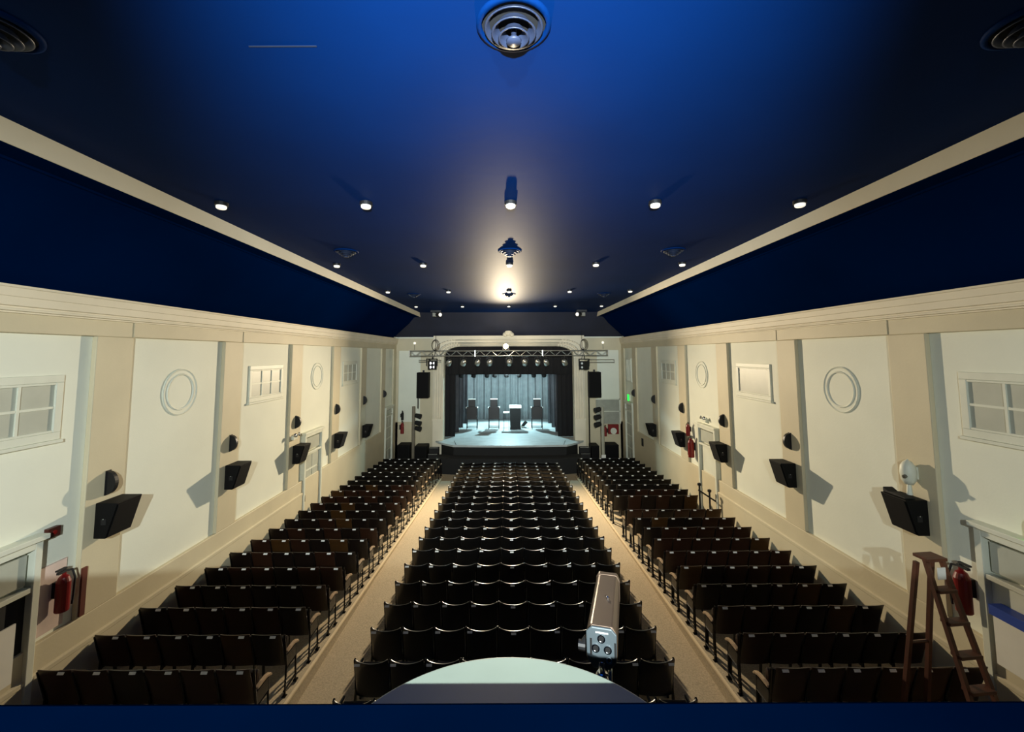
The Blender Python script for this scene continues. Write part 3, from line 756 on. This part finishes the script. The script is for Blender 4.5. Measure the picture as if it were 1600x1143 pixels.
bm = BM(); prism(bm, [(-0.32, 1.40), (0.32, 1.40), (0.32, 1.56), (-0.32, 1.46)], -0.40, 0.40, axis='x'); obj('sloping_top', bm, M_WHITE, t, bevel=0.008)
bm = BM(); box(bm, -0.36, 0.36, -0.30, 0.30, 0.0, 0.08); obj('plinth', bm, M_BLACKP, t)
t = thing('side_table', 'small white-topped side table left of the stage lectern', 'table', (-0.12, 29.15, ST))
bm = BM(); box(bm, -0.20, 0.20, -0.2, 0.2, 1.10, 1.17); obj('table_top', bm, M_WHITE, t, bevel=0.008)
for x in (-0.17, 0.17):
    for y in (-0.17, 0.17):
        bm = BM(); tube(bm, (x, y, 0), (x, y, 1.10), 0.013, n=6); obj('leg', bm, M_DARKM, t)
t = thing('floor_lamp_head', 'small white and black floor lamp on stage right of the lectern', 'stage light', (1.08, 29.9, ST))
bm = BM(); tube(bm, (-0.12, 0, 0.12), (0.16, 0, 0.42), 0.09, 0.12, n=14); obj('housing', bm, M_BLACKP, t)
bm = BM(); tube(bm, (-0.13, 0, 0.115), (-0.21, 0, 0.03), 0.1, 0.08, n=14); obj('lens_hood', bm, M_WHITE, t)
bm = BM(); tube(bm, (0.02, -0.13, 0.27), (0.02, -0.13, 0), 0.012); tube(bm, (0.02, 0.13, 0.27), (0.02, 0.13, 0), 0.012); box(bm, -0.12, 0.16, -0.15, 0.15, 0, 0.02); obj('yoke', bm, M_BLACKP, t)

# ------------------------------------------------------------------ truss with lamps
TY = 24.55; TX = 5.6
t = thing('lighting_truss', 'silver box truss spanning the front of the stage opening', 'truss', (X0, TY, H+0.04))
bm = BM()
for y in (-0.14, 0.14):
    for z in (-0.14, 0.14): tube(bm, (-TX, y, z), (TX, y, z), 0.026, n=8)
obj('chord', bm, M_ALU, t)
bm = BM(); nseg = 34
for i in range(nseg):
    a = -TX+2*TX*i/nseg; b = a+2*TX/nseg
    for y in (-0.14, 0.14): tube(bm, (a, y, -0.14 if i % 2 else 0.14), (b, y, 0.14 if i % 2 else -0.14), 0.011, n=5)
    tube(bm, (a, -0.14, 0.14), (b, 0.14, 0.14), 0.011, n=5)
obj('lattice', bm, M_ALU, t)
for x in (-TX, -1.9, 1.9, TX):
    bm = BM(); box(bm, x-0.03, x+0.03, -0.17, 0.17, -0.17, 0.17); obj('coupling_plate', bm, M_ALU, t)
for x in (-4.15, 4.15):
    bm = BM(); tube(bm, (x, 0, 0.14), (x, 0, 1.25), 0.012); obj('hanging_cable', bm, M_DARKM, t)
bm = BM(); 
for z in (-0.05, 0.05): tube(bm, (X0-TX+0.4, TY+0.5, H-0.40+z), (X0-3.9, TY+0.5, H-0.40+z), 0.02)
tag(obj('scaffold_bar', bm, M_ALU), 'pale scaffold bar under the left end of the truss', 'bar')
bm = BM(); 
for z in (-0.08, 0.08): tube(bm, (X0+4.3, TY+0.5, H-0.42+z), (X0+6.1, TY+0.5, H-0.42+z), 0.02)
box(bm, X0+6.08, X0+6.12, TY+0.47, TY+0.53, H-0.52, H-0.32)
tag(obj('scaffold_bar', bm, M_ALU), 'pale scaffold bar under the right end of the truss', 'bar')
# par lamps
def par(tilt, m=M_ALU):
    t = thing('par_can_lamp', '', 'stage light')
    Mt = Matrix.Rotation(tilt, 4, 'X')
    bm = BM(); lathe(bm, [(0.05, 0.20), (0.11, 0.17), (0.15, 0.06), (0.155, -0.14), (0.145, -0.14), (0.14, -0.05)], 20, Mt, cap=False); obj('can', bm, m, t, smooth=True)
    bm = BM(); lathe(bm, [(0.14, -0.05), (0.0001, -0.06)], 20, Mt, cap=False); obj('lens', bm, M_GREY, t)
    bm = BM()
    for x in (-0.175, 0.175): box(bm, x-0.006, x+0.006, -0.02, 0.02, -0.02, 0.26)
    box(bm, -0.18, 0.18, -0.02, 0.02, 0.25, 0.27); tube(bm, (0, 0, 0.26), (0, 0, 0.36), 0.02); obj('yoke', bm, M_DARKM, t)
    return t
pr = par(R(50))
for i, (x, z, rz) in enumerate(((-3.32, -0.48, 0.5), (-2.5, -0.48, 0.35), (-1.72, -0.48, 0.2), (-1.04, -0.62, 0.1), (0.08, -0.46, 0), (0.95, -0.5, -0.1), (1.68, -0.46, -0.25), (2.15, -0.46, -0.35), (3.18, -0.46, -0.5))):
    o = pr if i == 0 else dup(pr)
    o.location = (x, TY-0.14, H-0.48); o.rotation_euler = (0, 0, rz)
    o['label'] = 'silver par can hanging under the truss, %s from the left' % ORD[i]; o['group'] = 'silver par cans under the truss'
# blinding flood light on the truss
t = thing('flood_light', 'blazing warm flood light on the truss above the stage', 'flood light', (-0.12, 23.98, H+0.42))
bm = BM(); lathe(bm, [(0.06, 0.22), (0.13, 0.16), (0.15, 0.0), (0.15, -0.10), (0.14, -0.10), (0.13, 0.0)], 20, Matrix.Rotation(R(90), 4, 'X') @ Matrix.Scale(-1, 4, (0, 0, 1)), cap=False); obj('housing', bm, M_DARKM, t, smooth=True)
bm = BM(); lathe(bm, [(0.145, 0.03), (0.10, 0.07), (0.0001, 0.09)], 20, Matrix.Rotation(R(90), 4, 'X'), cap=False); obj('lens', bm, M_BULB, t, smooth=True)
bm = BM(); box(bm, -0.17, -0.16, -0.02, 0.02, -0.18, 0.02); box(bm, 0.16, 0.17, -0.02, 0.02, -0.18, 0.02); box(bm, -0.17, 0.17, -0.02, 0.02, -0.20, -0.18); tube(bm, (0, 0, -0.2), (0, 0.5, -0.24), 0.02); obj('yoke', bm, M_DARKM, t)
# inner lamps under the border
M_BL = M_BLACKP
pb = None
for i, (x, rz, m) in enumerate(((-3.0, 0.4, 0), (-2.2, 0.3, 0), (-1.35, 0.0, 0), (-0.85, 0.3, 0), (-0.1, 0.1, 0), (0.7, -0.2, 0), (1.65, -0.2, 0), (2.3, -0.4, 0))):
    if pb is None: pb = par(R(140 if 0 else 35), M_BLACKP); pb.name = 'stage_par_lamp'; o = pb
    else: o = dup(pb)
    o.location = (x, 28.0, H-1.32); o.rotation_euler = (0, 0, rz)
    o['label'] = 'black stage lamp hanging inside the stage opening, %s from the left' % ORD[i]; o['group'] = 'black lamps inside the stage opening'
bm = BM(); tube(bm, (X0-4.6, 28.0, H-0.96), (X0+4.6, 28.0, H-0.96), 0.03); tag(obj('lighting_bar', bm, M_DARKM), 'dark lighting bar above the stage carrying the black lamps', 'bar')
# cable loops
for s, nm in ((-1, 'left'), (1, 'right')):
    bm = BM(); cx = X0+s*4.18
    for k in range(3):
        pts = [Vector((cx+(0.16+0.03*k)*math.cos(a)+0.03*k, TY-0.18-0.012*k, H+0.50+(0.26+0.03*k)*math.sin(a))) for a in [2*PI*i/20 for i in range(21)]]
        path(bm, pts, 0.013, n=5)
    path(bm, [Vector((cx, TY-0.18, H+0.36)), Vector((cx+0.05, TY-0.18, H+0.1)), Vector((cx-0.1, TY-0.16, H-0.3))], 0.014)
    tag(obj('cable_coil', bm, M_DARKM), 'coiled cable hanging over the %s end of the truss' % nm, 'cable')

# moving / multi-lens lights
def blinder(x, y, z, s, label, face):
    t = thing('multi_lens_light', label, 'stage light', (x, y, z), rz=face)
    bm = BM(); box(bm, -0.24, 0.24, -0.10, 0.14, -0.24, 0.24); obj('housing', bm, M_BLACKP, t, bevel=0.02)
    for a in (-0.11, 0.11):
        for b in (-0.11, 0.11):
            bm = BM(); lathe(bm, [(0.065, 0.0), (0.055, 0.02), (0.0001, 0.03)], 14, Matrix.Translation((a, -0.10, b)) @ Matrix.Rotation(PI/2, 4, 'X'), cap=False); obj('lens', bm, M_LED if s < 0 else M_PLATE, t, smooth=True)
    bm = BM(); tube(bm, (0, 0.1, 0.1), (-s*(-0.2), 0.3, 0.32), 0.04); box(bm, -0.35, -0.30, 0.0, 0.05, -0.05, 0.36); box(bm, 0.24, 0.29, 0.0, 0.05, -0.05, 0.36); box(bm, -0.35, 0.29, 0.0, 0.05, 0.33, 0.38); tube(bm, (0, 0.02, 0.35), (0, 0.0, 0.62), 0.025); obj('yoke', bm, M_BLACKP, t)
    bm = BM(); box(bm, 0.25, 0.30, -0.35, -0.1, -0.25, 0.25, Matrix.Rotation(R(-20), 4, 'Z')); box(bm, -0.30, -0.25, -0.35, -0.1, -0.25, 0.25, Matrix.Rotation(R(20), 4, 'Z')); obj('barn_door', bm, M_BLACKP, t)
blinder(X0-4.35, 24.70, H-0.62, -1, 'black four-lens light shining beside the left end of the truss', R(8))
blinder(X0+4.30, 24.70, H-0.66, 1, 'black four-lens light hanging beside the right end of the truss', R(-30))
for s, nm in ((-1, 'left'), (1, 'right')):
    t = thing('moving_head_light', 'small pale moving-head light hanging from the ceiling at the far %s' % nm, 'stage light', (X0+s*(3.93 if s < 0 else 3.93), 23.2, CZ))
    bm = BM(); box(bm, -0.28, 0.28, -0.05, 0.05, -0.10, 0.0); tube(bm, (0, 0, -0.08), (0, 0, -0.16), 0.06); obj('clamp', bm, M_DARKM, t)
    bm = BM(); tube(bm, (-s*0.05, 0.05, -0.24), (-s*0.26, -0.18, -0.26), 0.10, 0.13, n=14); obj('head', bm, M_BLACKP, t)
    bm = BM(); tube(bm, (-s*0.262, -0.182, -0.26), (-s*0.275, -0.20, -0.262), 0.10, 0.09, n=14); obj('lens', bm, M_WHITEG, t)
    bm = BM(); box(bm, -0.20, 0.22, 0.05, 0.20, -0.34, -0.12); obj('base', bm, M_FIX, t, bevel=0.02)
# small lights on the front frieze
for s, nm in ((-1, 'left'), (1, 'right')):
    t = thing('frieze_light', 'tiny white light on the frieze at the %s of the stage wall' % nm, 'light', (X0+s*5.62, YF-0.06, H+0.66))
    bm = BM(); lathe(bm, [(0.075, 0.0), (0.065, 0.05), (0.0001, 0.07)], 14, Matrix.Rotation(PI/2, 4, 'X'), cap=False); obj('lens', bm, M_WHITEG, t, smooth=True)
    bm = BM(); tube(bm, (0, -0.01, -0.06), (0, -0.01, -0.4), 0.015); obj('cable', bm, M_FIX, t)

# ------------------------------------------------------------------ loudspeakers and stands
for s, nm in ((-1, 'left'), (1, 'right')):
    x = X0+s*4.93
    t = thing('loudspeaker', 'tall black loudspeaker hung high at the %s of the stage' % nm, 'speaker', (x, 25.1, H-2.52))
    bm = BM(); prism(bm, [(-0.34, 0.02), (0.34, 0.02), (0.34, 1.48), (-0.34, 1.48)], -0.25, 0.3, axis='y'); obj('cabinet', bm, M_SPK, t, bevel=0.03)
    bm = BM(); box(bm, -0.31, 0.31, -0.27, -0.25, 0.05, 1.45); obj('grille', bm, M_GRILLE, t, bevel=0.01)
    bm = BM(); box(bm, -0.05, 0.05, 0.0, 0.1, 1.48, 1.6); obj('hanging_bracket', bm, M_DARKM, t)
    bm = BM(); box(bm, -0.05, 0.05, 0.3, 0.74, 0.6, 0.9); obj('wall_arm', bm, M_DARKM, t)
# pole beneath / beside right loudspeaker
bm = BM(); tube(bm, (X0+4.53, 24.75, 0.0), (X0+4.53, 24.75, H-0.98), 0.034)
tag(obj('black_pole', bm, M_BLACKP), 'thin black upright pole left of the right loudspeaker', 'pole')
bm = BM(); tube(bm, (X0-5.22, 25.1, H-3.1), (X0-5.22, 25.1, H-2.49), 0.03); tag(obj('hanging_cable', bm, M_BLACKP), 'black cable dropping from the left loudspeaker', 'cable')
def light_tree(x, y, z0, z1, heads, s, label, pm):
    t = thing('lighting_stand', label, 'light stand', (x, y, z0))
    bm = BM(); tube(bm, (0, 0, 0.02), (0, 0, z1-z0), 0.06 if pm is M_ALU else 0.09, n=12); obj('pole', bm, pm, t)
    bm = BM(); box(bm, -0.11, 0.11, -0.2, 0.2, 0.0, 0.04); obj('base', bm, M_BLACKP, t)
    for h in heads:
        bm = BM(); tube(bm, (s*0.12, 0, h-z0), (s*0.42, -0.1, h-z0-0.06), 0.12, 0.15, n=14); l = obj('lamp_head', bm, M_BLACKP, t)
        bm = BM(); tube(bm, (0, 0, h-z0+0.02), (s*0.2, 0, h-z0+0.02), 0.025); obj('clamp', bm, M_DARKM, l)
    return t
light_tree(X0-5.42, 24.9, 0.0, H-2.95, (H-3.45, H-3.85, H-4.15), 1, 'lighting stand with stacked black lamps left of the stage', mat('brown_grey_pole', (120, 112, 96), 0.5))
light_tree(X0+5.15, 24.2, 0.0, H-2.95, (H-3.05, H-3.45, H-3.85), -1, 'tall pale lighting stand with black lamps right of the stage', mat('pale_grey_pole', (170, 168, 150), 0.45))
bm = BM(); box(bm, X0+5.02, X0+5.26, 24.06, 24.10, 0.62, 0.88); tag(obj('white_tag', bm, M_PLATE), 'white tag at the foot of the right lighting stand', 'tag')
def sub(x0, x1, y0, y1, z0, z1, label):
    t = thing('subwoofer', label, 'speaker', ((x0+x1)/2, (y0+y1)/2, z0))
    w_, d_, h_ = (x1-x0)/2, (y1-y0)/2, z1-z0
    bm = BM(); box(bm, -w_, w_, -d_, d_, 0, h_); obj('cabinet', bm, M_SPK, t, bevel=0.03)
    bm = BM(); box(bm, -w_+0.05, w_-0.05, -d_-0.02, -d_, 0.06, h_-0.06); obj('grille', bm, M_GRILLE, t)
sub(X0-6.25, X0-5.55, 24.6, 25.5, 0, 1.32, 'large black subwoofer left of the stage nearest the wall')
sub(X0-5.28, X0-4.6, 24.6, 25.5, 0, 1.25, 'large black subwoofer left of the stage nearest the steps')
sub(X0+4.60, X0+5.03, 24.6, 25.5, 0, 1.25, 'black subwoofer right of the stage nearest the steps')
sub(X0+5.32, X0+6.12, 24.6, 25.5, 0, 1.30, 'large black subwoofer right of the stage nearest the wall')
for s, nm in ((-1, 'left'), (1, 'right')):
    t = thing('stage_steps', 'black steps with pale nosings up the %s side of the stage' % nm, 'steps', (X0+s*4.22, 24.2, 0))
    for i in range(4):
        bm = BM(); box(bm, -0.26, 0.26, 0.32*i-0.45, 0.32*i-0.13, 0, 0.30+0.28*i); st = obj('tread', bm, M_BLACKP, t)
        bm = BM(); box(bm, -0.25, 0.25, 0.32*i-0.46, 0.32*i-0.42, 0.295+0.28*i, 0.315+0.28*i); n_ = obj('nosing', bm, M_ALU, st); n_['label'] = 'pale nosing strip'
extinguisher(X0-6.25+0.0, YF-0.18, H-4.62, -1, 'red extinguisher on the stage wall at the far left', sc_=1.2)
extinguisher(X0-6.25+0.0, YF-0.18, H-3.85, -1, 'dark extinguisher above another on the stage wall at far left', m=M_BLACKP, sc_=0.9)
extinguisher(X0+5.62, YF-0.2, H-4.80, 1, 'red extinguisher on the stage wall right of the lighting stand', sc_=1.05)
t = thing('fire_cabinet', 'red fire hose cabinet with a pale round reel at the far right', 'fire cabinet', (X0+6.1, YF-0.1, H-4.68))
bm = BM(); box(bm, -0.30, 0.32, -0.10, 0.05, 0.0, 0.55); obj('cabinet', bm, M_RED, t, bevel=0.01)
bm = BM(); lathe(bm, [(0.18, 0), (0.18, 0.05), (0.0001, 0.06)], 20, Matrix.Translation((0, -0.10, 0.18)) @ Matrix.Rotation(PI/2, 4, 'X'), cap=False); obj('reel', bm, M_FRAME, t)
t = thing('louvre_screen', 'grey louvred screen on the stage wall right of the loudspeaker', 'screen', (X0+5.85, YF-0.05, H-4.1))
bm = BM(); box(bm, -0.72, 0.66, -0.06, 0.05, 0, 1.42); obj('screen', bm, M_PANELG, t)
bm = BM()
for (a, b, c, d) in ((-0.75, 0.70, 1.40, 1.46), (-0.75, 0.70, 0.70, 0.74), (0.64, 0.72, 0, 1.46)): box(bm, a, b, -0.09, -0.06, c, d)
obj('frame', bm, M_FRAME, t)

# ------------------------------------------------------------------ parapet, table and device in front of the camera
bm = BM(); box(bm, -6.72, 6.82, 0.30, 1.006, 0.9, H-0.750)
struct('wall_parapet', bm, M_PARAPET, 'blue parapet of the projection balcony', bevel=0.012)
t = thing('half_round_shelf', 'pale half-round shelf projecting beyond the blue parapet', 'shelf', (0.0, 1.006, H-0.82))
R_, cy = 0.42, 0.829-1.006
th = math.acos(-cy/R_)
pts = [(R_*math.sin(a), cy+R_*math.cos(a)) for a in [-th+2*th*i/72 for i in range(73)]]
bm = BM(); prism(bm, pts, -0.022, 0.0, axis='z'); obj('shelf_top', bm, M_TABLE, t, bevel=0.004)
for x in (-0.2, 0.2):
    bm = BM(); prism(bm, [(0.0, -0.022), (0.13, -0.022), (0.13, -0.04), (0.02, -0.16), (0.0, -0.16)], x-0.012, x+0.012, axis='x'); obj('bracket', bm, M_DARKM, t)
# box camera on its bracket, held out from the parapet by an arm
t = thing('box_camera', 'bronze box camera on a grey perforated bracket aimed at the stage', 'camera', (0.292, 1.443, H-0.915), rz=R(-15)); t.scale = (0.88,)*3
tiltM = Matrix.Rotation(R(-9), 4, 'X')
bm = BM(); prism(bm, [(-0.045, -0.055), (0.045, -0.055), (0.054, -0.046), (0.054, 0.040), (0.040, 0.062), (-0.040, 0.062), (-0.054, 0.040), (-0.054, -0.046)], 0.0, 0.58, axis='y', M=tiltM); obj('housing', bm, M_BROWNM, t, bevel=0.006)
bm = BM(); prism(bm, [(-0.047, -0.056), (0.047, -0.056), (0.056, -0.046), (0.056, 0.041), (0.042, 0.065), (-0.042, 0.065), (-0.056, 0.041), (-0.056, -0.046)], 0.56, 0.60, axis='y', M=tiltM); obj('end_cap', bm, M_BROWNM, t, bevel=0.004)
bm = BM(); lathe(bm, [(0.007, 0.0), (0.007, 0.008), (0.0001, 0.011)], 12, tiltM @ Matrix.Translation((0.012, 0.26, 0.062)), cap=False); obj('screw', bm, M_CHROME, t)
bm = BM(); prism(bm, [(-0.030, -0.075), (0.030, -0.075), (0.052, -0.045), (0.054, 0.045), (0.035, 0.064), (-0.035, 0.064), (-0.054, 0.045), (-0.052, -0.045)], -0.010, 0.0, axis='y'); pl = obj('bracket_plate', bm, M_PLATEM, t, bevel=0.004); pl['label'] = 'grey perforated bracket plate'
for (x, z, r_) in ((0.0, 0.028, 0.011), (-0.020, -0.006, 0.011), (0.022, -0.006, 0.011), (0.026, -0.040, 0.007)):
    bm = BM(); Mh = Matrix.Translation((x, -0.010, z)) @ Matrix.Rotation(PI/2, 4, 'X')
    lathe(bm, [(r_+0.004, 0), (r_+0.003, 0.004), (r_, 0.004), (r_, 0.0005), (0.0001, 0.0005)], 18, Mh, cap=False); obj('socket', bm, M_CHROME, pl)
    bm = BM(); lathe(bm, [(r_*0.85, 0.0012), (0.0001, 0.0014)], 18, Mh, cap=False); obj('hole', bm, M_VOID, pl)
for (x0, x1, z0, z1) in ((-0.040, -0.033, -0.03, 0.025), (0.045, 0.051, -0.03, 0.02)):
    bm = BM(); box(bm, x0, x1, -0.0125, -0.0095, z0, z1); obj('slot', bm, M_VOID, pl)
bm = BM(); box(bm, -0.020, 0.024, -0.012, -0.0095, 0.046, 0.050); obj('engraved_mark', bm, M_PLATE, pl)
bm = BM(); tube(bm, (-0.075, 0.03, -0.03), (-0.054, 0.03, 0.0), 0.012, n=10); tube(bm, (-0.085, 0.03, -0.03), (-0.06, 0.03, -0.03), 0.018, n=12); obj('side_knob', bm, M_DARKM, t)
bm = BM(); tube(bm, (0, -0.006, -0.05), (0, 0.0, -0.20), 0.012, n=12); lathe(bm, [(0.0001, -0.02), (0.02, -0.015), (0.026, 0), (0.02, 0.015), (0.0001, 0.02)], 14, Matrix.Translation((0.0, -0.006, -0.105)), cap=False); tube(bm, (0.028, 0, -0.06), (0.028, 0, -0.15), 0.007); obj('swivel_mount', bm, M_CHROME, t, smooth=True)
bm = BM(); ang = R(15)
Mi = Matrix.Rotation(ang, 4, 'Z')
box(bm, -0.02, 0.02, -0.492, 0.02, -0.24, -0.20, Mi); box(bm, -0.05, 0.05, -0.494, -0.48, -0.29, -0.15, Mi); obj('mounting_arm', bm, M_DARKM, t)
